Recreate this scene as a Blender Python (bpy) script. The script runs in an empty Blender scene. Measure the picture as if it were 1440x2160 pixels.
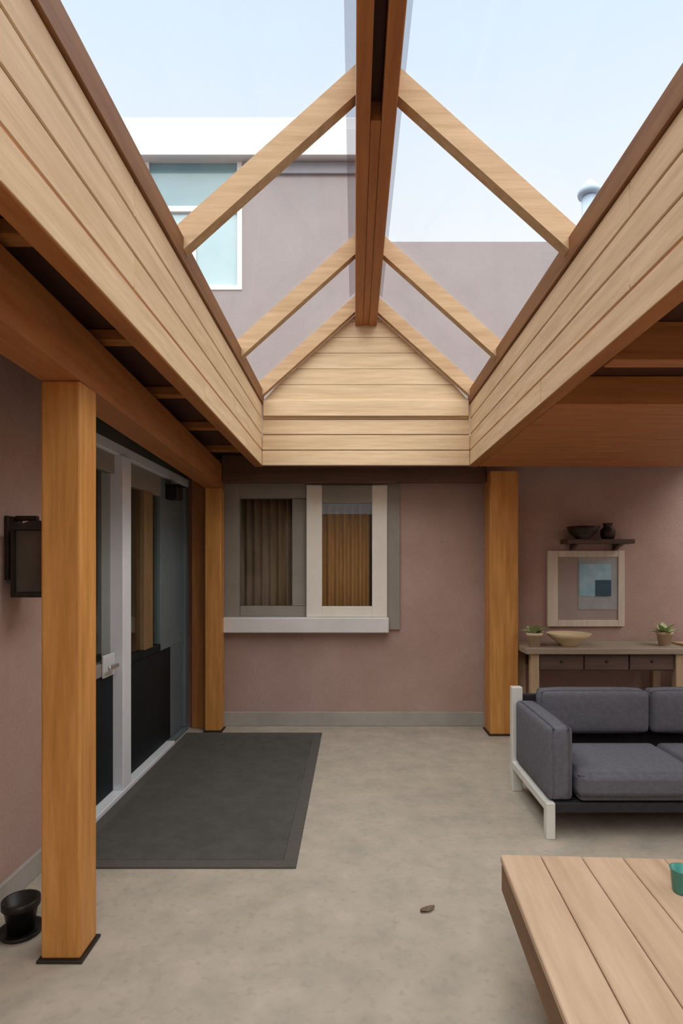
import bpy, bmesh, math, random
from mathutils import Vector, Matrix
random.seed(7)
S = bpy.context.scene
C = S.collection
R = math.radians

# ------------------------------------------------------------------ camera
F = 1250.0                      # focal length in pixels of the 1440 x 2160 frame
H = 1.5                         # eye height
cam_d = bpy.data.cameras.new('camera'); cam = bpy.data.objects.new('camera', cam_d); C.objects.link(cam)
cam.location = (0, 0, H); cam.rotation_euler = (R(90), 0, 0)
cam_d.sensor_fit = 'HORIZONTAL'; cam_d.sensor_width = 36; cam_d.lens = F/1440*36
cam_d.shift_x = -27/1440; cam_d.shift_y = 113/1440
cam_d.clip_start = .02
S.camera = cam

# ------------------------------------------------------------------ sky
w = bpy.data.worlds.new('sky'); S.world = w; w.use_nodes = True
nt = w.node_tree; nt.nodes.clear()
tc = nt.nodes.new('ShaderNodeTexCoord'); sp = nt.nodes.new('ShaderNodeSeparateXYZ')
rp = nt.nodes.new('ShaderNodeValToRGB'); bg = nt.nodes.new('ShaderNodeBackground'); wo = nt.nodes.new('ShaderNodeOutputWorld')
nt.links.new(tc.outputs['Generated'], sp.inputs[0]); nt.links.new(sp.outputs['Z'], rp.inputs[0])
nt.links.new(rp.outputs[0], bg.inputs[0]); nt.links.new(bg.outputs[0], wo.inputs[0])
e = rp.color_ramp.elements
e[0].position = 0.0; e[0].color = (.97, .98, 1, 1)
e[1].position = 1.0; e[1].color = (.54, .73, .96, 1)
for p, c in ((.42, (.93, .955, .99, 1)), (.58, (.79, .885, .985, 1)), (.70, (.69, .825, .975, 1))):
    k = e.new(p); k.color = c
bg.inputs[1].default_value = 1.07

# ------------------------------------------------------------------ hazy sun
sd = bpy.data.lights.new('sun', 'SUN'); sun = bpy.data.objects.new('sun', sd); C.objects.link(sun)
sd.energy = 7.5; sd.angle = R(110); sd.color = (1, .96, .9)
sun.rotation_euler = (R(13), 0, R(15)); sun.location = (0, -3, 8)

vs = S.view_settings
vs.view_transform = 'Standard'; vs.look = 'None'; vs.gamma = 1; vs.use_curve_mapping = False; vs.exposure = 0.0

# ------------------------------------------------------------------ materials
def mat(name, c1, c2=None, rough=.6, scale=4, stretch=(1, 1, 1), bump=0, detail=6, metallic=0, spec=.4, fine=None):
    m = bpy.data.materials.new(name); m.use_nodes = True
    t = m.node_tree; b = t.nodes['Principled BSDF']
    b.inputs['Roughness'].default_value = rough; b.inputs['Metallic'].default_value = metallic
    b.inputs['Specular IOR Level'].default_value = spec
    if c2 is None:
        b.inputs['Base Color'].default_value = (*c1, 1); return m
    co = t.nodes.new('ShaderNodeTexCoord'); mp = t.nodes.new('ShaderNodeMapping'); mp.inputs['Scale'].default_value = stretch
    inf = t.nodes.new('ShaderNodeObjectInfo'); ad = t.nodes.new('ShaderNodeVectorMath'); ad.operation = 'MULTIPLY_ADD'
    t.links.new(inf.outputs['Random'], ad.inputs[0]); ad.inputs[1].default_value = (17, 31, 23); t.links.new(co.outputs['Object'], ad.inputs[2])
    t.links.new(ad.outputs[0], mp.inputs[0])
    n = t.nodes.new('ShaderNodeTexNoise'); n.inputs['Scale'].default_value = scale; n.inputs['Detail'].default_value = detail
    n.inputs['Roughness'].default_value = .62
    t.links.new(mp.outputs[0], n.inputs['Vector'])
    r = t.nodes.new('ShaderNodeValToRGB'); r.color_ramp.elements[0].position = .32; r.color_ramp.elements[1].position = .68
    r.color_ramp.elements[0].color = (*c1, 1); r.color_ramp.elements[1].color = (*c2, 1)
    t.links.new(n.outputs['Fac'], r.inputs[0])
    out = r.outputs[0]; hgt = n.outputs['Fac']
    if fine:
        fs, fc, famt = fine
        n2 = t.nodes.new('ShaderNodeTexNoise'); n2.inputs['Scale'].default_value = fs; n2.inputs['Detail'].default_value = 3
        t.links.new(mp.outputs[0], n2.inputs['Vector'])
        r2 = t.nodes.new('ShaderNodeValToRGB'); r2.color_ramp.elements[0].position = .55; r2.color_ramp.elements[1].position = .72
        r2.color_ramp.elements[0].color = (0, 0, 0, 1); r2.color_ramp.elements[1].color = (famt, famt, famt, 1)
        t.links.new(n2.outputs['Fac'], r2.inputs[0])
        mx = t.nodes.new('ShaderNodeMix'); mx.data_type = 'RGBA'
        t.links.new(r2.outputs[0], mx.inputs[0]); t.links.new(out, mx.inputs[6]); mx.inputs[7].default_value = (*fc, 1)
        out = mx.outputs[2]; hgt = n2.outputs['Fac']
    t.links.new(out, b.inputs['Base Color'])
    if bump:
        bp = t.nodes.new('ShaderNodeBump'); bp.inputs['Strength'].default_value = bump; bp.inputs['Distance'].default_value = .01
        t.links.new(hgt, bp.inputs['Height']); t.links.new(bp.outputs[0], b.inputs['Normal'])
    return m

def wood(name, c1, c2, axis='Y', rough=.55, scale=3):
    st = {'X': (.7, 9, 9), 'Y': (9, .7, 9), 'Z': (9, 9, .7)}[axis]
    return mat(name, c1, c2, rough, scale, st, .15, 8)

def glass(name, tint=(1, 1, 1), refl=1.0, rough=.01):
    m = bpy.data.materials.new(name); m.use_nodes = True; t = m.node_tree; t.nodes.clear()
    o = t.nodes.new('ShaderNodeOutputMaterial'); mx = t.nodes.new('ShaderNodeMixShader')
    tr = t.nodes.new('ShaderNodeBsdfTransparent'); gl = t.nodes.new('ShaderNodeBsdfGlossy'); lw = t.nodes.new('ShaderNodeLayerWeight')
    lw.inputs[0].default_value = .5
    pw = t.nodes.new('ShaderNodeMath'); pw.operation = 'POWER'; pw.inputs[1].default_value = 5      # Schlick reflectance, the same from both sides
    fr = t.nodes.new('ShaderNodeMath'); fr.operation = 'MULTIPLY_ADD'; fr.inputs[1].default_value = .96; fr.inputs[2].default_value = .04
    t.links.new(lw.outputs['Facing'], pw.inputs[0]); t.links.new(pw.outputs[0], fr.inputs[0]); tr.inputs[0].default_value = (*tint, 1); gl.inputs['Roughness'].default_value = rough
    ml = t.nodes.new('ShaderNodeMath'); ml.operation = 'MULTIPLY'; ml.inputs[1].default_value = refl
    t.links.new(fr.outputs[0], ml.inputs[0]); t.links.new(ml.outputs[0], mx.inputs[0])
    t.links.new(tr.outputs[0], mx.inputs[1]); t.links.new(gl.outputs[0], mx.inputs[2]); t.links.new(mx.outputs[0], o.inputs[0])
    return m

M = {}
M['floor'] = mat('mottled_concrete', (.36, .325, .268), (.49, .42, .338), .75, 5.5, (1, 1, 1), .12, 8, fine=(26, (.33, .28, .22), .45))
M['stucco'] = mat('mauve_stucco', (.41, .275, .235), (.47, .33, .29), .9, 2.2, (1, 1, 1), .25, 6, fine=(70, (.36, .24, .205), .5))
M['stucco_up'] = mat('mauve_grey_stucco', (.30, .265, .27), (.335, .298, .305), .9, 2.0, (1, 1, 1), .2, 6, fine=(70, (.38, .33, .33), .4))
M['plinth'] = mat('grey_plinth', (.33, .31, .28), (.42, .39, .35), .85, 3, (1, 1, 1), .2)
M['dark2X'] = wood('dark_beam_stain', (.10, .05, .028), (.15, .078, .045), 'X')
for a in 'XYZ':
    M['tan'+a] = wood('tan_board_'+a, (.575, .405, .238), (.75, .56, .365), a, .6)
    M['cedar'+a] = wood('orange_cedar_'+a, (.47, .20, .043), (.68, .325, .092), a, .5)
    M['brown'+a] = wood('brown_stain_'+a, (.34, .125, .034), (.48, .195, .058), a, .55)
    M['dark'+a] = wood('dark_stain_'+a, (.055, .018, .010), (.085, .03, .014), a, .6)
    M['rafter'+a] = wood('pale_rafter_'+a, (.42, .26, .13), (.56, .38, .22), a, .55)
M['soffit'] = wood('brown_soffit_stain', (.38, .14, .036), (.52, .21, .062), 'X')
M['soffitY'] = wood('brown_ridge_stain', (.30, .11, .032), (.42, .17, .052), 'Y')
M['plate'] = wood('brown_plate', (.17, .065, .019), (.26, .11, .035), 'Y')
M['flash'] = glass('milky_ridge_cap', (.80, .80, .82), .5, .3)
M['white'] = mat('pale_frame_paint', (.70, .67, .65), (.78, .75, .73), .45, 3)
M['pale'] = mat('pale_sash_paint', (.76, .71, .63), (.84, .79, .71), .5, 3)
M['taupe'] = mat('taupe_frame_paint', (.26, .235, .20), (.31, .28, .24), .55, 3)
M['fascia'] = mat('white_fascia_paint', (.60, .62, .63), (.66, .67, .68), .5, 2)
M['eaveshade'] = mat('grey_eave_shade', (.21, .21, .235), (.25, .25, .275), .6, 3)  # shade under the eave as a grey tone
M['doorwhite'] = mat('cool_white_door_paint', (.74, .77, .82), (.80, .83, .87), .4, 3)
M['glass'] = glass('clear_glass', (.99, .995, .995), .35)
M['pane'] = glass('window_glass', (.92, .91, .88), 1.0)
M['doorpane'] = glass('door_glass', (.92, .93, .9), 1.0)
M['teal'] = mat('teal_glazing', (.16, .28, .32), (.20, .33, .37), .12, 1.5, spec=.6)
M['skyglass'] = mat('sky_reflection_glazing', (.36, .52, .57), (.43, .58, .62), .08, 1.5, spec=.3)  # reflected sky put into the base colour of the panes
M['mat'] = mat('charcoal_mat', (.072, .070, .060), (.10, .095, .083), .95, 9, (1, 1, 1), .5, 8, fine=(240, (.03, .03, .027), .7))
M['matedge'] = mat('mat_border', (.085, .078, .066), (.10, .092, .08), .95, 30, (1, 1, 1), .4)
M['char'] = mat('charcoal_fabric', (.115, .117, .138), (.15, .152, .178), .95, 40, (1, 1, 1), .25)
M['sofaframe'] = mat('pale_metal_frame', (.74, .75, .70), (.82, .82, .78), .4, 5, metallic=.2)
M['sofadark'] = mat('dark_sling', (.02, .02, .022), (.03, .03, .032), .8, 20)
M['blackmetal'] = mat('black_metal', (.018, .017, .016), (.03, .028, .025), .4, 20, metallic=.4)
M['bronze'] = mat('dark_bronze', (.035, .026, .02), (.06, .045, .034), .45, 15, metallic=.5)
M['frost'] = mat('frosted_glass', (.10, .085, .065), (.13, .11, .085), .3, 6)
M['panelblack'] = mat('black_door_panel', (.006, .009, .011), (.012, .016, .018), .6, 4, spec=.15)
M['slate'] = mat('slate_blue_panel', (.115, .15, .165), (.15, .19, .205), .5, 2)
M['chrome'] = mat('brushed_metal', (.6, .6, .6), (.7, .7, .7), .25, 30, (1, 1, 12), metallic=.9)
M['stile'] = wood('umber_stile', (.19, .115, .05), (.27, .17, .08), 'Z')
M['olive'] = mat('dark_olive_wall_shade', (.07, .072, .055), (.10, .10, .078), .7, 3)  # shade on the wall over the door, put into a colour
M['curtain_w'] = mat('amber_curtain_cloth', (.42, .23, .07), (.52, .30, .10), .9, 12, (1, 1, .2))
M['curtain_g'] = mat('taupe_curtain_cloth', (.22, .17, .12), (.28, .22, .16), .9, 12, (1, 1, .2))
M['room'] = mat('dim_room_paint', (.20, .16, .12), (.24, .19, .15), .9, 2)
M['table'] = wood('sandy_table_plank', (.50, .34, .215), (.66, .48, .335), 'Y', .5, 2.5)
M['tedge'] = wood('dark_table_apron', (.16, .075, .025), (.25, .125, .045), 'Y', .55)
M['consoletop'] = wood('grey_brown_top', (.27, .21, .155), (.36, .29, .22), 'X', .6)
M['consoledark'] = wood('dark_console_wood', (.085, .052, .04), (.13, .08, .06), 'X', .6)
M['consoleleg'] = wood('tan_console_leg', (.40, .28, .17), (.5, .36, .23), 'Z', .6)
M['frame'] = wood('pale_picture_frame', (.60, .52, .43), (.70, .62, .52), 'Z', .6)
M['matboard'] = mat('warm_grey_mount', (.33, .27, .24), (.38, .32, .29), .9, 4)
M['blue'] = mat('blue_print', (.24, .46, .56), (.42, .60, .68), .7, 9)
M['navy'] = mat('navy_print', (.03, .08, .12), (.05, .11, .15), .7, 9)
M['greyprint'] = mat('grey_print', (.32, .34, .35), (.40, .41, .41), .7, 9)
M['leafg'] = mat('leaf_green', (.36, .46, .18), (.52, .60, .32), .55, 12)
M['terra'] = mat('sand_pot', (.58, .45, .30), (.68, .54, .38), .8, 8)
M['soil'] = mat('soil', (.05, .035, .025), (.08, .055, .04), .95, 30)
M['bowl'] = mat('tan_bowl', (.62, .47, .27), (.70, .55, .34), .55, 6)
M['tealcup'] = mat('teal_glaze', (.05, .26, .22), (.09, .34, .28), .3, 8)
M['jug'] = mat('pale_blue_grey_glaze', (.46, .52, .55), (.54, .6, .62), .35, 6)
M['flue'] = mat('blue_grey_metal', (.34, .43, .54), (.40, .49, .60), .45, 3, (1, 1, .3))
M['dryleaf'] = mat('dry_leaf', (.13, .09, .055), (.20, .14, .09), .8, 40)
M['crate'] = wood('light_crate_slat', (.56, .38, .20), (.68, .49, .29), 'X', .6)

# ------------------------------------------------------------------ helpers
def tag(o, label=None, cat=None, group=None, kind=None):
    if label: o['label'] = label
    if cat: o['category'] = cat
    if group: o['group'] = group
    if kind: o['kind'] = kind
    return o

def thing(name, loc, label, cat, group=None, rz=0):
    o = bpy.data.objects.new(name, None); C.objects.link(o); o.empty_display_size = .1
    o.location = loc; o.rotation_euler = (0, 0, rz)
    return tag(o, label, cat, group)

def wloc(o):
    v = Vector((0, 0, 0))
    while o is not None: v = v + o.location; o = o.parent      # unrotated parents only
    return v

def link(name, bm, material, parent=None, smooth=False, local=False):
    """one mesh object; vertices are world coordinates, origin goes to the mesh's centre (local: coordinates of the parent)"""
    bmesh.ops.recalc_face_normals(bm, faces=bm.faces)
    lo = Vector([min(v.co[i] for v in bm.verts) for i in range(3)]); hi = Vector([max(v.co[i] for v in bm.verts) for i in range(3)])
    c = (lo+hi)/2
    bmesh.ops.translate(bm, verts=bm.verts, vec=-c)
    me = bpy.data.meshes.new(name); bm.to_mesh(me); bm.free()
    if smooth:
        for p in me.polygons: p.use_smooth = True
    me.materials.append(M[material] if isinstance(material, str) else material)
    o = bpy.data.objects.new(name, me); C.objects.link(o)
    if parent is not None:
        o.parent = parent
        o.location = c if local else c - wloc(parent)
    else:
        o.location = c
    return o

def add_box(bm, x0, x1, y0, y1, z0, z1, bev=0, seg=1):
    vs_ = [bm.verts.new((x, y, z)) for x in (x0, x1) for y in (y0, y1) for z in (z0, z1)]
    fs = [bm.faces.new([vs_[i] for i in q]) for q in ((0, 1, 3, 2), (4, 6, 7, 5), (0, 4, 5, 1), (2, 3, 7, 6), (0, 2, 6, 4), (1, 5, 7, 3))]
    if bev:
        es = list({ed for f in fs for ed in f.edges})
        bmesh.ops.bevel(bm, geom=es, offset=bev, segments=seg, affect='EDGES', profile=.5)

def box(name, x0, x1, y0, y1, z0, z1, m, parent=None, bev=.004, seg=1, local=False):
    bm = bmesh.new(); add_box(bm, x0, x1, y0, y1, z0, z1, bev, seg)
    return link(name, bm, m, parent, smooth=False, local=local)

def cushion(name, x0, x1, y0, y1, z0, z1, m, parent, bev=.045, local=False):
    bm = bmesh.new(); add_box(bm, x0, x1, y0, y1, z0, z1)
    bmesh.ops.subdivide_edges(bm, edges=bm.edges[:], cuts=5, use_grid_fill=True)
    c = Vector(((x0+x1)/2, (y0+y1)/2, (z0+z1)/2)); hs = Vector(((x1-x0)/2, (y1-y0)/2, (z1-z0)/2))
    for v in bm.verts:
        d = v.co - c; n = Vector([d[i]/hs[i] for i in range(3)])
        for i in range(3):
            j, k = (i+1) % 3, (i+2) % 3
            v.co[i] = c[i] + d[i]*(1 - .10*min(1, (abs(n[j])**5+abs(n[k])**5))*min(1, .05/hs[i]*1.2))
    es = [ed for ed in bm.edges if ed.is_manifold and ed.calc_face_angle() > R(50)]
    bmesh.ops.bevel(bm, geom=es, offset=min(bev, min(hs)*.35), segments=3, affect='EDGES', profile=.5)
    return link(name, bm, m, parent, smooth=True, local=local)

def add_prism(bm, pts, y0, y1):
    """polygon in X,Z extruded along Y"""
    a = [bm.verts.new((x, y0, z)) for x, z in pts]; b = [bm.verts.new((x, y1, z)) for x, z in pts]
    bm.faces.new(a); bm.faces.new(b[::-1]); n = len(pts)
    for i in range(n): bm.faces.new((a[i], b[i], b[(i+1) % n], a[(i+1) % n]))

def add_lathe(bm, prof, c, seg=24):
    rings = []
    for r, z in prof:
        if r < 1e-5: rings.append([bm.verts.new((c[0], c[1], c[2]+z))])
        else: rings.append([bm.verts.new((c[0]+r*math.cos(2*math.pi*i/seg), c[1]+r*math.sin(2*math.pi*i/seg), c[2]+z)) for i in range(seg)])
    for a, b in zip(rings, rings[1:]):
        for i in range(seg):
            j = (i+1) % seg
            q = [a[i % len(a)], a[j % len(a)], b[j % len(b)], b[i % len(b)]]
            q = list(dict.fromkeys(q))
            if len(q) > 2: bm.faces.new(q)

def lathe(name, prof, c, m, parent=None, seg=24):
    bm = bmesh.new(); add_lathe(bm, prof, c, seg)
    return link(name, bm, m, parent, smooth=True)

def hexa(bm, low, high):
    """8-corner solid from two quads"""
    a = [bm.verts.new(p) for p in low]; b = [bm.verts.new(p) for p in high]
    bm.faces.new(a[::-1]); bm.faces.new(b)
    for i in range(4): bm.faces.new((a[i], a[(i+1) % 4], b[(i+1) % 4], b[i]))

def struct(o): return tag(o, kind='structure')

# ------------------------------------------------------------------ measures
K = .91                          # the lantern stops short of the back wall
XL, XR = -.855*K, 1.071*K        # inner faces of the roof lantern
XC = (XL+XR)/2                   # ridge
YF = 5.56                        # back wall
YE = 5.56*K                      # far end of the lantern
ZS = H+.926*K                     # lower edge of the lantern walls
ZP0, ZP1 = H+1.50*K, H+1.625*K       # wall plates
XW = -1.55                       # house wall on the left
Y0 = -2.2                        # near end of the roofs

# ------------------------------------------------------------------ floor and walls
struct(box('floor', -5.2, 5.2, -5, 9, -.2, 0, 'floor', bev=0))

bm = bmesh.new()                 # left wall with the opening for the glazed door
DY0, DY1, DZ = 3.30, 5.46, 2.29
add_box(bm, XW-.14, XW, -3.0, DY0, 0, 2.72); add_box(bm, XW-.14, XW, DY0, DY1, DZ, 2.72); add_box(bm, XW-.14, XW, DY1, YF+.1, 0, 2.72)
struct(link('wall_left', bm, 'stucco'))

WX0, WX1, WZ0, WZ1 = -1.205, .307, .92, 2.27     # window opening in the back wall
bm = bmesh.new()
add_box(bm, XW-.14, WX0, YF, YF+.2, 0, 2.6); add_box(bm, WX1, 4.5, YF, YF+.2, 0, 2.6)
add_box(bm, WX0, WX1, YF, YF+.2, 0, WZ0); add_box(bm, WX0, WX1, YF, YF+.2, WZ1, 2.6)
struct(link('wall_back', bm, 'stucco'))
struct(box('baseboard_back', -1.35, 4.5, YF-.025, YF, 0, .13, 'plinth'))
struct(box('baseboard_left', XW, XW+.02, -3, DY0-.08, 0, .11, 'plinth'))

struct(box('wall_right_blocker', 4.5, 4.64, -3, YF+.2, 0, 2.72, 'stucco', bev=0))  # unseen, added to cut the light from the open right side
struct(box('wall_front_blocker', XW-.14, 4.64, -3.14, -3, 0, 2.72, 'stucco', bev=0))  # unseen, added behind the camera to block low sky light

# dim rooms behind the openings
bm = bmesh.new()
for a in ((-4.7, -4.6, .8, 5.5, 0, 2.6), (-4.7, XW-.14, .7, .8, 0, 2.6), (-4.7, XW-.14, 5.5, 5.6, 0, 2.6)): add_box(bm, *a)
struct(link('wall_side_room', bm, 'room'))
bm = bmesh.new()
for a in ((-2.4, 2.4, 8.2, 8.3, 0, 2.6), (-2.5, -2.4, YF+.2, 8.3, 0, 2.6), (2.4, 2.5, YF+.2, 8.3, 0, 2.6)): add_box(bm, *a)
struct(link('wall_rear_room', bm, 'room'))

# ------------------------------------------------------------------ ceilings beside the lantern
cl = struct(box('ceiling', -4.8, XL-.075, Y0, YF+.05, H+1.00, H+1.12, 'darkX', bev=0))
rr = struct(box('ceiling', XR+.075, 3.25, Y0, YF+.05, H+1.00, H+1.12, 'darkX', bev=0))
struct(box('ceiling', -4.8, 4.5, YF+.2, 8.4, 2.6, 2.68, 'room', bev=0))
n = 9                            # flat brown boards near the back wall, right of the lantern
yb0, yb1 = 3.42*K, YE
for i in range(n):
    a = yb0+(yb1-yb0)*i/n; b = yb0+(yb1-yb0)*(i+1)/n
    box('soffit_board', XR+.08, 3.22, a+.003, b-.003, H+.845, H+.998, 'soffit', rr)
for y in (-2.1, -1.3, -.5, .25, 1.0, 1.7, 2.42):
    box('joist', XR+.08, 3.22, y, y+.09, H+.838, H+.999, 'brownX', rr)
for y in (-1.5, -.7, .1, .9, 1.7, 2.5, 3.3, 4.1, 4.9):
    box('joist', XW, XL-.09, y, y+.07, H+.95, H+.999, 'brownX', cl)
struct(box('trim_1', XL-.075, XL-.002, Y0, YE, ZS, H+1.0, 'brownY'))
struct(box('trim_2', XR+.002, XR+.075, Y0, YE, ZS, H+1.0, 'brownY'))
struct(box('trim_3', XL-.075, XR+.075, YE+.001, YE+.06, ZS, H+1.10, 'darkX'))
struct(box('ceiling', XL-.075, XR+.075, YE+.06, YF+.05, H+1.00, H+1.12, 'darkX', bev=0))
struct(box('trim_4', XW+.05, XW+.20, DY1+.005, YF-.03, 0, H+.99, 'brownZ'))

# ------------------------------------------------------------------ roof lantern
ZA = H+2.49*K                     # rafter centre line at the ridge
SL = .90
def zc(x): return ZA - SL*abs(x-XC)
L = thing('roof_lantern', (XC, (Y0+YE)/2, ZS), 'gabled glass roof lantern with timber rafters and tan boarded sides above the patio', 'roof lantern')
bands = 4; bh = (ZP0-ZS)/bands
for k in range(bands):
    for j, (ya, yb) in enumerate(((Y0, .3), (.3, 2.1), (2.1, 3.9), (3.9, YE-.06)) if k % 2 else ((Y0, -.5), (-.5, 1.3), (1.3, 3.1), (3.1, YE-.06))):
        box('side_board', XL-.04, XL, ya+.002, yb-.002, ZS+k*bh+.003, ZS+(k+1)*bh-.003, 'tanY', L)
        box('side_board', XR, XR+.04, ya+.002, yb-.002, ZS+k*bh+.003, ZS+(k+1)*bh-.003, 'tanY', L)
    box('end_board', XL, XR, YE-.06, YE-.02, ZS+k*bh+.003, ZS+(k+1)*bh-.003, 'tanX', L)
box('wall_plate', XL-.06, XL+.012, Y0, YE-.02, ZP0, ZP1, 'plate', L)
box('wall_plate', XR-.012, XR+.06, Y0, YE-.02, ZP0, ZP1, 'plate', L)
box('end_plate', XL+.012, XR-.012, YE-.085, YE-.02, H+1.38*K, H+1.53*K, 'tanX', L)
# gable boards
def halfw(z): return max(.0, (ZA-.07-z)/SL)
zz = H+1.532*K; top = ZA-.075
ng = 6
for i in range(ng):
    a = zz+(top-zz)*i/ng+.002; b = zz+(top-zz)*(i+1)/ng-.002
    wa, wb = min(halfw(a), (XR-XL)/2-.015), min(halfw(b), (XR-XL)/2-.015)
    bm = bmesh.new()
    pts = [(XC-wa, a), (XC+wa, a), (XC+wb, b), (XC-wb, b)] if wb > .01 else [(XC-wa, a), (XC+wa, a), (XC, b)]
    add_prism(bm, pts, YE-.06, YE-.02); link('gable_board', bm, 'tanX', L)
# ridge: two boards with a dark slot between
for s_ in (-1, 1):
    xs = sorted((XC+s_*.026, XC+s_*.091))
    box('ridge_board', xs[0], xs[1], Y0, YE-.06, H+2.22*K, H+2.50*K, 'soffitY', L)
box('ridge_slot', XC-.0255, XC+.0255, Y0, 2.70, H+2.32*K, H+2.52*K, 'darkY', L)
box('ridge_infill', XC-.0255, XC+.0255, 2.701, YE-.06, H+2.225*K, H+2.52*K, 'soffitY', L)
bm = bmesh.new()
t0 = ZA+.145
add_prism(bm, [(XC, t0), (XC-.14, t0-.126), (XC-.14, t0-.114), (XC, t0+.014), (XC+.14, t0-.114), (XC+.14, t0-.126)], Y0, YE)
link('ridge_flashing', bm, 'flash', L)
hd = .068                        # half the vertical depth of a rafter
RY = (Y0, -1.55, -.05, 1.30, 2.66, 4.02, YE-.125)
for y in RY:
    for s in (-1, 1):
        xa = XC+s*.092; xb = (XL if s < 0 else XR)+s*.05
        bm = bmesh.new()
        add_prism(bm, [(xa, zc(xa)-hd), (xa, zc(xa)+hd), (xb, zc(xb)+hd), (xb, zc(xb)-hd)], y, y+.065)
        link('rafter', bm, 'rafterX', L)
ys = (Y0,)+tuple(y+.03 for y in RY[1:-1])+(YE-.03,)
for ya, yb in zip(ys, ys[1:]):
    for s in (-1, 1):
        xa = XC+s*.04; xb = (XL if s < 0 else XR)+s*.10
        bm = bmesh.new(); g = hd+.005
        add_prism(bm, [(xa, zc(xa)+g), (xa, zc(xa)+g+.008), (xb, zc(xb)+g+.008), (xb, zc(xb)+g)], ya+.004, yb-.004)
        link('glass_pane', bm, 'glass', L)

# ------------------------------------------------------------------ header beam and posts
HB, HT = H+.70, H+.915
bm = bmesh.new()
def hx(y): return -1.034 - .166*(y-2.24)/(5.45-2.24)
a, b = Y0, 5.47
hexa(bm, [(hx(a)-.15, a, HB), (hx(a), a, HB), (hx(b), b, HB), (hx(b)-.15, b, HB)], [(hx(a)-.15, a, HT), (hx(a), a, HT), (hx(b), b, HT), (hx(b)-.15, b, HT)])
tag(box('header_beam', -1.19, 1.19, 5.33, 5.45, H+.755, H+.995, 'dark2X'), 'dark stained beam across the top of the back wall window', 'beam')
tag(link('header_beam', bm, 'brownY'), 'long brown header beam on timber posts along the glazed door', 'beam')

def post(x0, x1, y0, y1, z1, label):
    t = thing('timber_post', ((x0+x1)/2, (y0+y1)/2, 0), label, 'post')
    box('shaft', x0, x1, y0, y1, .012, z1, 'cedarZ', t, bev=.008, seg=2)
    box('base_plate', x0-.012, x1+.012, y0-.012, y1+.012, 0, .012, 'bronze', t, bev=.002)
post(-1.185, -1.036, 2.24, 2.385, HB, 'thick orange-brown timber post standing clear of the mauve wall')
post(-1.345, -1.200, 5.33, 5.47, HB, 'slim orange-brown timber post between the glazed door and the window')
post(1.195, 1.445, 5.22, 5.45, ZS-.005, 'broad orange-brown timber post beside the console table at the back wall')

# ------------------------------------------------------------------ back window
W = struct(thing('window_1', ((WX0+WX1)/2, YF, WZ0), None, None))
fy0, fy1 = YF-.03, YF+.08
box('frame', WX0-.02, WX0+.13, fy0, fy1, WZ0, WZ1, 'taupe', W)
box('frame', WX1-.05, WX1+.12, fy0, YF+.05, WZ0-.02, WZ1+.0, 'taupe', W)
box('frame', WX0+.13, WX1-.05, fy0, fy1, WZ1-.14, WZ1, 'taupe', W)
sy0, sy1 = YF-.06, YF-.01
sx0, sx1, sz0, sz1 = -.445, .305, WZ0+.101, WZ1-.02
sash = box('sash_stile', sx0, sx0+.145, sy0, sy1, sz0, sz1, 'pale', W)
box('sash_stile', sx1-.14, sx1, sy0, sy1, sz0, sz1, 'pale', W)
box('sash_rail', sx0+.145, sx1-.14, sy0, sy1, sz1-.17, sz1, 'taupe', W)
box('sash_rail', sx0+.145, sx1-.14, sy0, sy1, sz0, sz0+.10, 'pale', W)
box('glass_pane', sx0+.14, sx1-.135, YF-.04, YF-.034, sz0+.09, sz1-.16, 'pane', W)
box('glass_pane', WX0+.12, sx0+.02, YF+.03, YF+.036, WZ0+.06, WZ1-.13, 'pane', W)
box('sash_rail', WX0+.13, sx0+.02, YF+.01, YF+.06, WZ0+.101, WZ0+.20, 'taupe', W)
box('sash_stile', sx0-.14, sx0+.02, YF+.01, YF+.06, WZ0+.201, WZ1-.14, 'taupe', W)
box('sill', WX0-.03, WX1+.01, YF-.12, YF+.08, WZ0-.04, WZ0+.10, 'white', W, bev=.008)

def curtain(name, x0, x1, y, z0, z1, m, label, amp=.025, waves=6, axis='x'):
    bm = bmesh.new(); n = 60; th = .006
    ring = []
    for i in range(n+1):
        t = i/n; s = x0+(x1-x0)*t; d = amp*math.sin(2*math.pi*waves*t)+.3*amp*math.sin(11*t+1)
        p = (s, y+d) if axis == 'x' else (y+d, s)
        q = (s, y+d+th) if axis == 'x' else (y+d+th, s)
        ring.append([bm.verts.new((*p, z0)), bm.verts.new((*p, z1)), bm.verts.new((*q, z1)), bm.verts.new((*q, z0))])
    for r0, r1 in zip(ring, ring[1:]):
        for k in range(4): bm.faces.new((r0[k], r0[(k+1) % 4], r1[(k+1) % 4], r1[k]))
    bm.faces.new(ring[0]); bm.faces.new(ring[-1][::-1])
    return tag(link(name, bm, m, smooth=True), label, 'curtain')
curtain('curtain', -.37, .15, YF+.12, 0.02, 2.4, 'curtain_w', 'amber curtain gathered behind the pale window sash', .03, 7)
curtain('curtain', -1.16, -.47, YF+.14, 0.02, 2.4, 'curtain_g', 'taupe curtain behind the darker window pane', .02, 9)

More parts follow.
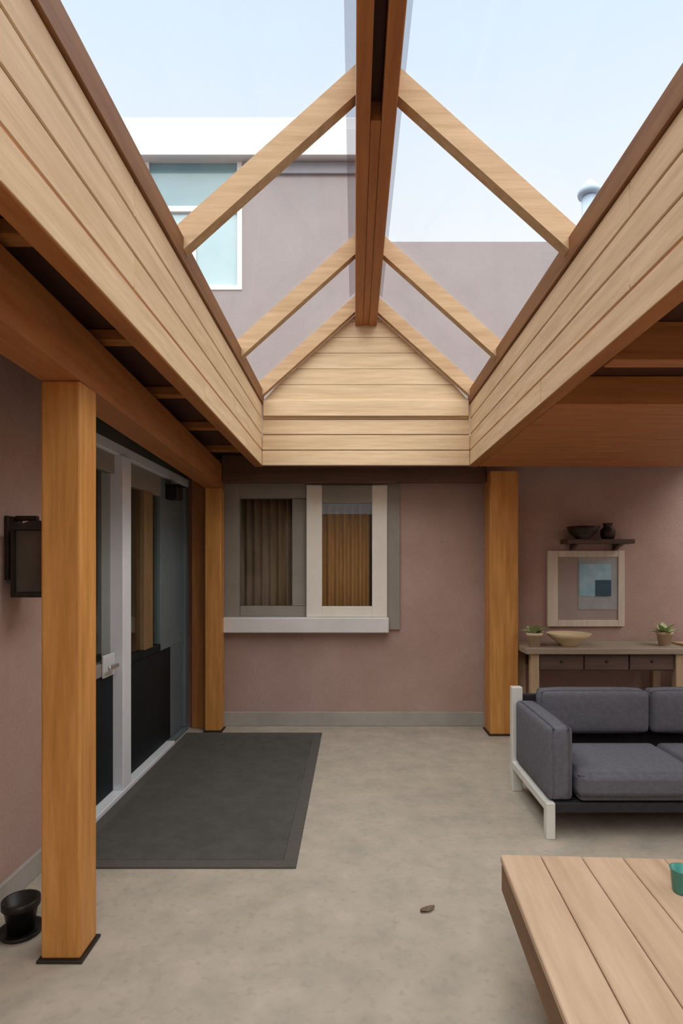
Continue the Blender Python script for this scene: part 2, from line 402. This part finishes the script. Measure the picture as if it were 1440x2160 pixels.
# ------------------------------------------------------------------ glazed door in the left wall
D = struct(thing('door_1', (XW, (DY0+DY1)/2, 0), None, None))
x0, x1 = XW-.10, XW+.015
box('frame_head_or_shade', x0, x1+.01, DY0, DY1, DZ-.07, DZ, 'doorwhite', D)
box('frame_head_or_shade', XW, XW+.02, DY0-.05, DY1, DZ+.002, DZ+.11, 'olive', D)  # no frame part: dark strip painting the shaded wall over the door
box('frame_jamb', x0, x1, DY0, DY0+.07, .035, DZ-.07, 'doorwhite', D)
box('frame_jamb', x0, x1, DY1-.07, DY1, .035, DZ-.07, 'slate', D)
box('threshold', x0-.02, XW+.05, DY0, DY1-.5, 0, .035, 'doorwhite', D)
box('threshold', x0-.02, XW+.03, DY1-.5, DY1, 0, .030, 'slate', D)
box('mullion', x0, XW+.045, 3.86, 4.00, .035, DZ-.07, 'doorwhite', D)
# first leaf
lf = box('leaf_rail', XW-.07, XW-.01, DY0+.07, 3.86, .81, .89, 'taupe', D)
box('leaf_rail', XW-.07, XW-.01, DY0+.07, 3.86, 2.10, 2.22, 'taupe', D)
box('lower_panel', XW-.06, XW-.02, DY0+.07, 3.86, .035, .81, 'panelblack', D)
box('glass_pane', XW-.045, XW-.037, DY0+.07, 3.86, .89, 2.10, 'doorpane', D)
hn = box('handle_plate', XW-.01, XW+.004, 3.66, 3.83, .80, .94, 'fascia', D)
bm = bmesh.new(); add_box(bm, XW+.004, XW+.05, 3.765, 3.785, .855, .875, .003); add_box(bm, XW+.036, XW+.052, 3.64, 3.785, .852, .878, .005)
link('lever', bm, 'chrome', hn)
# second leaf
box('leaf_rail', XW-.07, XW-.01, 4.00, 4.78, .81, .87, 'panelblack', D)
box('leaf_rail', XW-.07, XW-.01, 4.00, 4.78, 2.06, 2.22, 'taupe', D)
box('leaf_stile', XW-.07, XW-.005, 4.40, 4.58, .87, 2.06, 'stile', D)
box('lower_panel', XW-.06, XW-.015, 4.00, 5.05, .035, .81, 'panelblack', D)
box('glass_pane', XW-.045, XW-.037, 4.00, 4.40, .87, 2.06, 'doorpane', D)
box('glass_pane', XW-.045, XW-.037, 4.58, 4.78, .87, 2.06, 'doorpane', D)
box('side_panel', XW-.07, XW-.012, 4.78, DY1-.07, .81, 2.22, 'slate', D)
box('side_panel', XW-.07, XW-.012, 5.05, DY1-.07, .035, .808, 'slate', D)

# ------------------------------------------------------------------ door mat
t = thing('door_mat', (-.9, 4.2, 0), 'large charcoal mat lying on the floor before the glazed door', 'mat')
mx0, mx1, my0, my1 = XW+.052, -.288, 2.93, 5.29
box('field', mx0+.07, mx1-.07, my0+.07, my1-.07, 0, .012, 'mat', t)
bm = bmesh.new()
for a in ((mx0, mx1, my0, my0+.07), (mx0, mx1, my1-.07, my1), (mx0, mx0+.07, my0+.07, my1-.07), (mx1-.07, mx1, my0+.07, my1-.07)): add_box(bm, *a, 0, .010, .002)
link('border', bm, 'matedge', t)

# ------------------------------------------------------------------ lanterns on the left wall
def lantern(y, z, wd, hgt, label, m):
    t = thing('wall_lantern', (XW, y, z), label, 'wall lamp')
    box('back_plate', XW, XW+.02, y-wd*.35, y+wd*.35, z+hgt*.2, z+hgt*.95, m, t)
    d = wd*.9; xa = XW+.045
    box('arm', XW+.02, xa+d*.5, y-.012, y+.012, z+hgt*.90, z+hgt*.96, m, t)
    bm = bmesh.new()
    for sx in (0, 1):
        for sy in (-1, 1):
            cx = xa+sx*(d-.016); cy = y+sy*(wd/2-.008)
            add_box(bm, cx, cx+.016, cy-.008, cy+.008, z+.02, z+hgt*.78)
    add_box(bm, xa, xa+d, y-wd/2, y+wd/2, z, z+.022)
    link('cage', bm, m, t)
    bm = bmesh.new(); zt = z+hgt*.78
    hexa(bm, [(xa-.01, y-wd/2-.012, zt), (xa+d+.01, y-wd/2-.012, zt), (xa+d+.01, y+wd/2+.012, zt), (xa-.01, y+wd/2+.012, zt)],
         [(xa+d*.35, y-wd*.15, z+hgt*.9), (xa+d*.65, y-wd*.15, z+hgt*.9), (xa+d*.65, y+wd*.15, z+hgt*.9), (xa+d*.35, y+wd*.15, z+hgt*.9)])
    link('cap', bm, m, t)
    box('glass_box', xa+.014, xa+d-.014, y-wd/2+.014, y+wd/2-.014, z+.024, zt-.002, 'frost', t, bev=0)
lantern(2.68, 1.36, .17, .38, 'dark bronze lantern on the mauve wall behind the thick post', 'bronze')
t = thing('wall_lamp', (XW, 4.97, 2.06), 'small black box lamp above the slate-blue door panel', 'wall lamp')
box('body', XW-.012, XW+.09, 4.90, 5.04, 2.05, 2.16, 'blackmetal', t, bev=.008)
box('hood', XW-.012, XW+.11, 4.885, 5.055, 2.16, 2.175, 'blackmetal', t)

# ------------------------------------------------------------------ small black pot by the wall
t = thing('flower_pot', (-1.36, 2.42, 0), 'small empty black pot on the floor beside the thick post', 'pot')
lathe('shell', [(0, 0), (.048, 0), (.064, .10), (.072, .10), (.072, .128), (.062, .128), (.055, .09), (.0, .09)], (-1.36, 2.42, .012), 'blackmetal', t)
lathe('saucer', [(0, 0), (.075, 0), (.088, .02), (.08, .02), (.072, .011), (0, .011)], (-1.36, 2.42, 0), 'blackmetal', t)

# ------------------------------------------------------------------ sofa
SX0, SX1, SY0, SY1 = 1.05, 2.75, 3.24, 4.00
t = thing('outdoor_sofa', ((SX0+SX1)/2, (SY0+SY1)/2, 0), 'charcoal outdoor sofa with pale metal frame and thick cushions', 'sofa')
for sx, xa in ((0, SX0), (1, SX1-.05)):
    box('leg', xa, xa+.05, SY0, SY0+.05, 0, .20, 'sofaframe', t)
    box('leg', xa, xa+.07, SY1-.06, SY1, 0, .69, 'sofaframe', t)
    xi0, xi1 = (SX0+.012, SX0+.16) if sx == 0 else (SX1-.16, SX1-.012)
    cushion('arm', xi0, xi1, SY0+.01, SY1-.06, .20, .615, 'char', t, .03)
    box('side_rail', xa, xa+.05, SY0+.052, SY1-.052, .15, .198, 'sofaframe', t)
box('front_rail', SX0+.052, SX1-.052, SY0+.005, SY0+.045, .145, .198, 'sofadark', t)
box('back_rail', SX0+.072, SX1-.072, SY1-.045, SY1-.005, .145, .64, 'sofadark', t)
box('seat_deck', SX0+.052, SX1-.052, SY0+.046, SY1-.046, .165, .198, 'sofadark', t)
nx = 2; a0, a1 = SX0+.165, SX1-.165; wd = (a1-a0)/nx
for i in range(nx):
    cushion('seat_cushion', a0+i*wd+.004, a0+(i+1)*wd-.004, SY0-.01, SY1-.22, .20, .385, 'char', t, .035)
    cushion('back_cushion', a0+i*wd-.02*(i == 0)+.003, a0+(i+1)*wd-.003, SY1-.215, SY1-.05, .42, .70, 'char', t, .04)

# ------------------------------------------------------------------ low table
TR = R(-3.0)
t = thing('low_table', (.544, 2.217, 0), 'low wooden table with sandy plank top and dark apron before the sofa', 'table', rz=TR)
TW, TD, TZ = 1.05, 1.35, .42     # local: x 0..TW, y -TD..0
np_ = 7
for i in range(np_):
    box('plank', TW*i/np_+.002, TW*(i+1)/np_-.002, -TD, 0, TZ-.028, TZ, 'table', t, local=True)
for (xa, xb, ya, yb) in ((.004, .03, -TD+.01, -.01), (TW-.03, TW-.004, -TD+.01, -.01), (.03, TW-.03, -.036, -.01), (.03, TW-.03, -TD+.01, -TD+.036)):
    box('apron', xa, xb, ya, yb, TZ-.13, TZ-.029, 'tedge', t, local=True)
for lx in (.24, TW-.31):
    for ly in (-TD+.2, -.30):
        box('leg', lx, lx+.07, ly, ly+.07, 0, TZ-.029, 'tedge', t, local=True)

t = thing('cup', (1.085, 1.96, TZ), 'teal glazed cup standing on the low wooden table', 'cup')
lathe('shell', [(0, .001), (.026, .001), (.031, .006), (.037, .075), (.040, .078), (.036, .078), (.028, .012), (0, .012)], (1.085, 1.96, TZ), 'tealcup', t)
bm = bmesh.new()
prev = None; ns, nr = 12, 8
rings = []
for i in range(ns+1):
    a = -math.pi/2+math.pi*i/ns; cx, cz = 1.085+.034+.022*math.cos(a), TZ+.042+.024*math.sin(a)
    rings.append([bm.verts.new((cx+.005*math.cos(a)*math.cos(b), 1.96+.005*math.sin(b), cz+.005*math.sin(a)*math.cos(b))) for b in [2*math.pi*k/nr for k in range(nr)]])
for r0, r1 in zip(rings, rings[1:]):
    for k in range(nr): bm.faces.new((r0[k], r0[(k+1) % nr], r1[(k+1) % nr], r1[k]))
bm.faces.new(rings[0]); bm.faces.new(rings[-1])
link('handle', bm, 'tealcup', t, smooth=True)

# ------------------------------------------------------------------ console table at the back wall
KX0, KX1, KY0, KY1, KZ = 1.50, 2.80, 5.02, 5.50, .80
t = thing('console_table', ((KX0+KX1)/2, (KY0+KY1)/2, 0), 'grey-brown console table with dark drawers against the back wall', 'table')
box('top', KX0-.05, KX1+.05, KY0-.02, KY1, KZ-.05, KZ, 'consoletop', t)
for xa in (KX0, KX1-.07):
    for ya in (KY0+.01, KY1-.08):
        box('leg', xa, xa+.07, ya, ya+.07, 0, KZ-.051, 'consoleleg', t)
box('apron', KX0+.071, KX1-.071, KY0+.05, KY1-.03, KZ-.20, KZ-.051, 'consoledark', t)
dw = (KX1-KX0-.142)/3
for i in range(3):
    d = box('drawer', KX0+.071+i*dw+.006, KX0+.071+(i+1)*dw-.006, KY0+.03, KY0+.049, KZ-.19, KZ-.06, 'consoledark', t)
    lathe('knob', [(0, 0), (.012, 0), (.014, .012), (0, .02)], (KX0+.071+(i+.5)*dw, KY0+.03, KZ-.125), 'bronze', d, 12)
box('shelf', KX0+.071, KX1-.071, KY0+.03, KY1-.03, .22, .25, 'consoletop', t)

# plants on the console
def plant(x, y, z, r, hh, label, seed):
    rnd = random.Random(seed)
    t = thing('potted_plant', (x, y, z), label, 'plant')
    lathe('pot', [(0, 0), (r*.75, 0), (r, hh*.8), (r*1.1, hh*.8), (r*1.1, hh), (r*.95, hh), (r*.9, hh*.75), (0, hh*.75)], (x, y, z), 'terra', t)
    lathe('soil', [(0, 0), (r*.9, 0), (r*.9, .012), (0, .016)], (x, y, z+hh*.752), 'soil', t)
    for i in range(14):
        a = 2.4*i; ln = rnd.uniform(.10, .16); tilt = rnd.uniform(.2, .9)
        bm = bmesh.new(); prev = None
        for k in range(5):
            u = k/4; wdt = .030*math.sin(math.pi*min(1, u*.9+.1))+.002
            ra = ln*u*math.sin(tilt+.4*u); hz = ln*u*math.cos(tilt+.5*u)
            px, py, pz = x+ra*math.cos(a), y+ra*math.sin(a), z+hh*.77+hz
            l = bm.verts.new((px-wdt*math.sin(a), py+wdt*math.cos(a), pz)); c_ = bm.verts.new((px, py, pz-.004)); r_ = bm.verts.new((px+wdt*math.sin(a), py-wdt*math.cos(a), pz))
            if prev: bm.faces.new((prev[0], prev[1], c_, l)); bm.faces.new((prev[1], prev[2], r_, c_))
            prev = (l, c_, r_)
        link('leaf', bm, 'leafg', t, smooth=True)
plant(1.555, 5.12, KZ, .062, .12, 'small green plant in a sand pot beside the broad post', 3)
plant(2.72, 5.2, KZ, .062, .12, 'small green plant in a sand pot beside the pale jug', 5)
tag(lathe('bowl', [(0, 0), (.07, 0), (.07, .012), (.16, .075), (.19, .11), (.182, .11), (.15, .08), (.06, .025), (0, .022)], (1.87, 5.18, KZ), 'bowl', None, 32), 'wide tan bowl on the console table', 'bowl')

# framed print above the console
PX0, PX1, PZ0, PZ1 = 1.80, 2.52, .93, 1.64
t = thing('framed_print', ((PX0+PX1)/2, YF, PZ0), 'pale framed print with blue and navy patches above the console', 'picture')
py0, py1 = YF-.035, YF-.001
box('frame_side', PX0, PX0+.10, py0, py1, PZ0, PZ1, 'frame', t)
box('frame_side', PX1-.06, PX1, py0, py1, PZ0, PZ1, 'frame', t)
box('frame_side', PX0+.10, PX1-.06, py0, py1, PZ0, PZ0+.06, 'frame', t)
box('frame_side', PX0+.10, PX1-.06, py0, py1, PZ1-.06, PZ1, 'frame', t)
box('mount', PX0+.10, PX1-.06, YF-.02, YF-.004, PZ0+.06, PZ1-.06, 'matboard', t, bev=0)
box('grey_patch', 2.09, 2.46, YF-.024, YF-.0205, 1.09, 1.58, 'greyprint', t, bev=0)
box('blue_patch', 2.10, 2.395, YF-.028, YF-.0245, 1.215, 1.515, 'blue', t, bev=0)
box('navy_patch', 2.25, 2.395, YF-.032, YF-.0285, 1.215, 1.365, 'navy', t, bev=0)

# dark shelf over the print
t = thing('wall_shelf', (2.23, YF, 1.68), 'short dark wooden shelf on the wall over the framed print', 'shelf')
box('board', 1.93, 2.54, YF-.20, YF-.001, 1.70, 1.74, 'consoledark', t)
for xa in (2.02, 2.42): 
    bm = bmesh.new(); hexa(bm, [(xa, YF-.03, 1.645), (xa+.03, YF-.03, 1.645), (xa+.03, YF-.001, 1.645), (xa, YF-.001, 1.645)], [(xa, YF-.16, 1.699), (xa+.03, YF-.16, 1.699), (xa+.03, YF-.001, 1.699), (xa, YF-.001, 1.699)])
    link('bracket', bm, 'consoledark', t)
tag(lathe('bowl', [(0, 0), (.06, 0), (.06, .01), (.12, .06), (.145, .115), (.138, .115), (.11, .06), (.05, .02), (0, .018)], (2.085, YF-.15, 1.74), 'bronze', None, 28), 'dark bronze bowl on the short wall shelf', 'bowl')
tag(lathe('jar', [(0, 0), (.05, 0), (.066, .04), (.066, .085), (.04, .115), (.04, .14), (.048, .145), (.04, .15), (.03, .14), (0, .13)], (2.33, YF-.11, 1.74), 'bronze', None, 24), 'dark squat jar on the short wall shelf', 'jar')

# crate with a jug at the right end
t = thing('wooden_crate', (3.13, 5.2, 0), 'light wooden slatted crate standing beside the console table', 'crate')
cx0, cx1, cy0, cy1 = 2.905, 3.36, 4.98, 5.42
for k in range(5):
    za = .03+k*.155
    box('slat', cx0, cx1, cy0, cy0+.018, za, za+.13, 'crate', t); box('slat', cx0, cx1, cy1-.018, cy1, za, za+.13, 'crate', t)
    box('slat', cx0, cx0+.018, cy0+.019, cy1-.019, za, za+.13, 'crate', t); box('slat', cx1-.018, cx1, cy0+.019, cy1-.019, za, za+.13, 'crate', t)
for xa in (cx0+.019, cx1-.047):
    for ya in (cy0+.019, cy1-.047): box('corner_post', xa, xa+.028, ya, ya+.028, 0, .785, 'crate', t)
box('lid', cx0-.005, cx1+.005, cy0-.005, cy1+.005, .786, .806, 'crate', t)
t = thing('jug', (3.03, 5.13, .806), 'pale blue-grey jug standing on the light wooden crate', 'jug')
lathe('body', [(0, 0), (.07, 0), (.095, .06), (.10, .13), (.07, .22), (.055, .27), (.07, .30), (.064, .30), (.048, .27), (.06, .21), (0, .12)], (3.03, 5.13, .806), 'jug', t, 28)
bm = bmesh.new(); rings = []
for i in range(ns+1):
    a = -math.pi/2+math.pi*i/ns; cx, cz = 3.03+.07+.06*math.cos(a), .806+.185+.07*math.sin(a)
    rings.append([bm.verts.new((cx+.009*math.cos(a)*math.cos(b), 5.13+.009*math.sin(b), cz+.009*math.sin(a)*math.cos(b))) for b in [2*math.pi*k/nr for k in range(nr)]])
for r0, r1 in zip(rings, rings[1:]):
    for k in range(nr): bm.faces.new((r0[k], r0[(k+1) % nr], r1[(k+1) % nr], r1[k]))
bm.faces.new(rings[0]); bm.faces.new(rings[-1]); link('handle', bm, 'jug', t, smooth=True)

# ------------------------------------------------------------------ dry leaf on the floor
bm = bmesh.new(); lx, ly = .318, 2.575; prev = None
for k in range(8):
    u = k/7; wdt = .018*math.sin(math.pi*(.06+.9*u)); zz = .006+.012*abs(u-.5)
    p = Vector((lx+.075*(u-.5)*math.cos(.5), ly+.075*(u-.5)*math.sin(.5), zz)); nrm = Vector((-math.sin(.5), math.cos(.5), 0))
    q = [bm.verts.new(p+nrm*wdt+Vector((0, 0, .006))), bm.verts.new(p-Vector((0, 0, .004))), bm.verts.new(p-nrm*wdt+Vector((0, 0, .006)))]
    if prev: bm.faces.new((prev[0], prev[1], q[1], q[0])); bm.faces.new((prev[1], prev[2], q[2], q[1]))
    prev = q
lf = link('dry_leaf', bm, 'dryleaf', smooth=True); tag(lf, 'small dry brown leaf lying on the bare floor', 'leaf')
lf.location.z = .007

# ------------------------------------------------------------------ upper storey seen through the lantern
YU = 5.92
bm = bmesh.new()
uz = H+4.03
ux0, ux1, uz0 = -2.10, -1.12, H+2.75
ur = .17
add_box(bm, -4.8, ux0, YU, YU+.2, 2.68, uz); add_box(bm, ux1, ur, YU, YU+.2, 2.68, uz); add_box(bm, ux0, ux1, YU, YU+.2, 2.68, uz0)
add_box(bm, ur-.2, ur, YU+.2, 8.4, 2.68, uz); add_box(bm, -4.8, -4.6, YU+.2, 8.4, 2.68, uz); add_box(bm, -4.6, ur-.2, 8.2, 8.4, 2.68, uz)
struct(link('wall_upper_left', bm, 'stucco_up'))
bm = bmesh.new()
add_box(bm, ur, 4.5, YU, YU+.2, 2.68, H+3.235)
struct(link('wall_upper_right', bm, 'stucco_up'))
rf = struct(box('roof', -5.0, ur+.04, YU-.07, 8.5, uz+.001, uz+.40, 'fascia', bev=.01))
box('fascia_board', -5.0, ur+.06, YU-.12, YU-.071, uz-.01, uz+.25, 'fascia', rf)
box('eave_shade', ux1+.02, ur, YU-.03, YU-.001, uz-.13, uz-.02, 'eaveshade', rf)  # thin strip whose grey paints the shade below the fascia
U = struct(thing('window_2', ((ux0+ux1)/2, YU, uz0), None, None))
zt = H+3.56
for a in ((ux0, ux0+.05, uz0, uz), (ux1-.05, ux1, uz0, uz)):
    box('frame', a[0], a[1], YU-.01, YU+.06, a[2], a[3], 'white', U)
box('frame', ux0+.05, ux1-.05, YU-.01, YU+.06, uz0, uz0+.05, 'white', U)
box('transom', ux0+.05, ux1-.05, YU-.01, YU+.06, zt-.03, zt+.03, 'white', U)
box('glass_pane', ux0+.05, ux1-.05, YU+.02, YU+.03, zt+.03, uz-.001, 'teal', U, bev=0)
xm = (ux0+ux1)/2-.02
box('mullion', xm, xm+.05, YU-.005, YU+.055, uz0+.05, zt-.03, 'white', U)
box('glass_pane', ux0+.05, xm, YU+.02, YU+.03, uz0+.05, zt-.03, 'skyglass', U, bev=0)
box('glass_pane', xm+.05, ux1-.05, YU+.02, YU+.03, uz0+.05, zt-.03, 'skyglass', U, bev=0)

# blue-grey flue behind the low parapet
t = thing('flue_pipe', (2.58, 6.5, 2.68), 'blue-grey metal flue rising behind the low mauve parapet', 'chimney')
lathe('pipe', [(0, 0), (.085, 0), (.085, 2.85), (0, 2.85)], (2.58, 6.5, 2.68), 'flue', t)
lathe('cowl', [(0, 0), (.12, 0), (.13, .04), (.03, .17), (0, .17)], (2.58, 6.5, 2.68+2.87), 'flue', t)
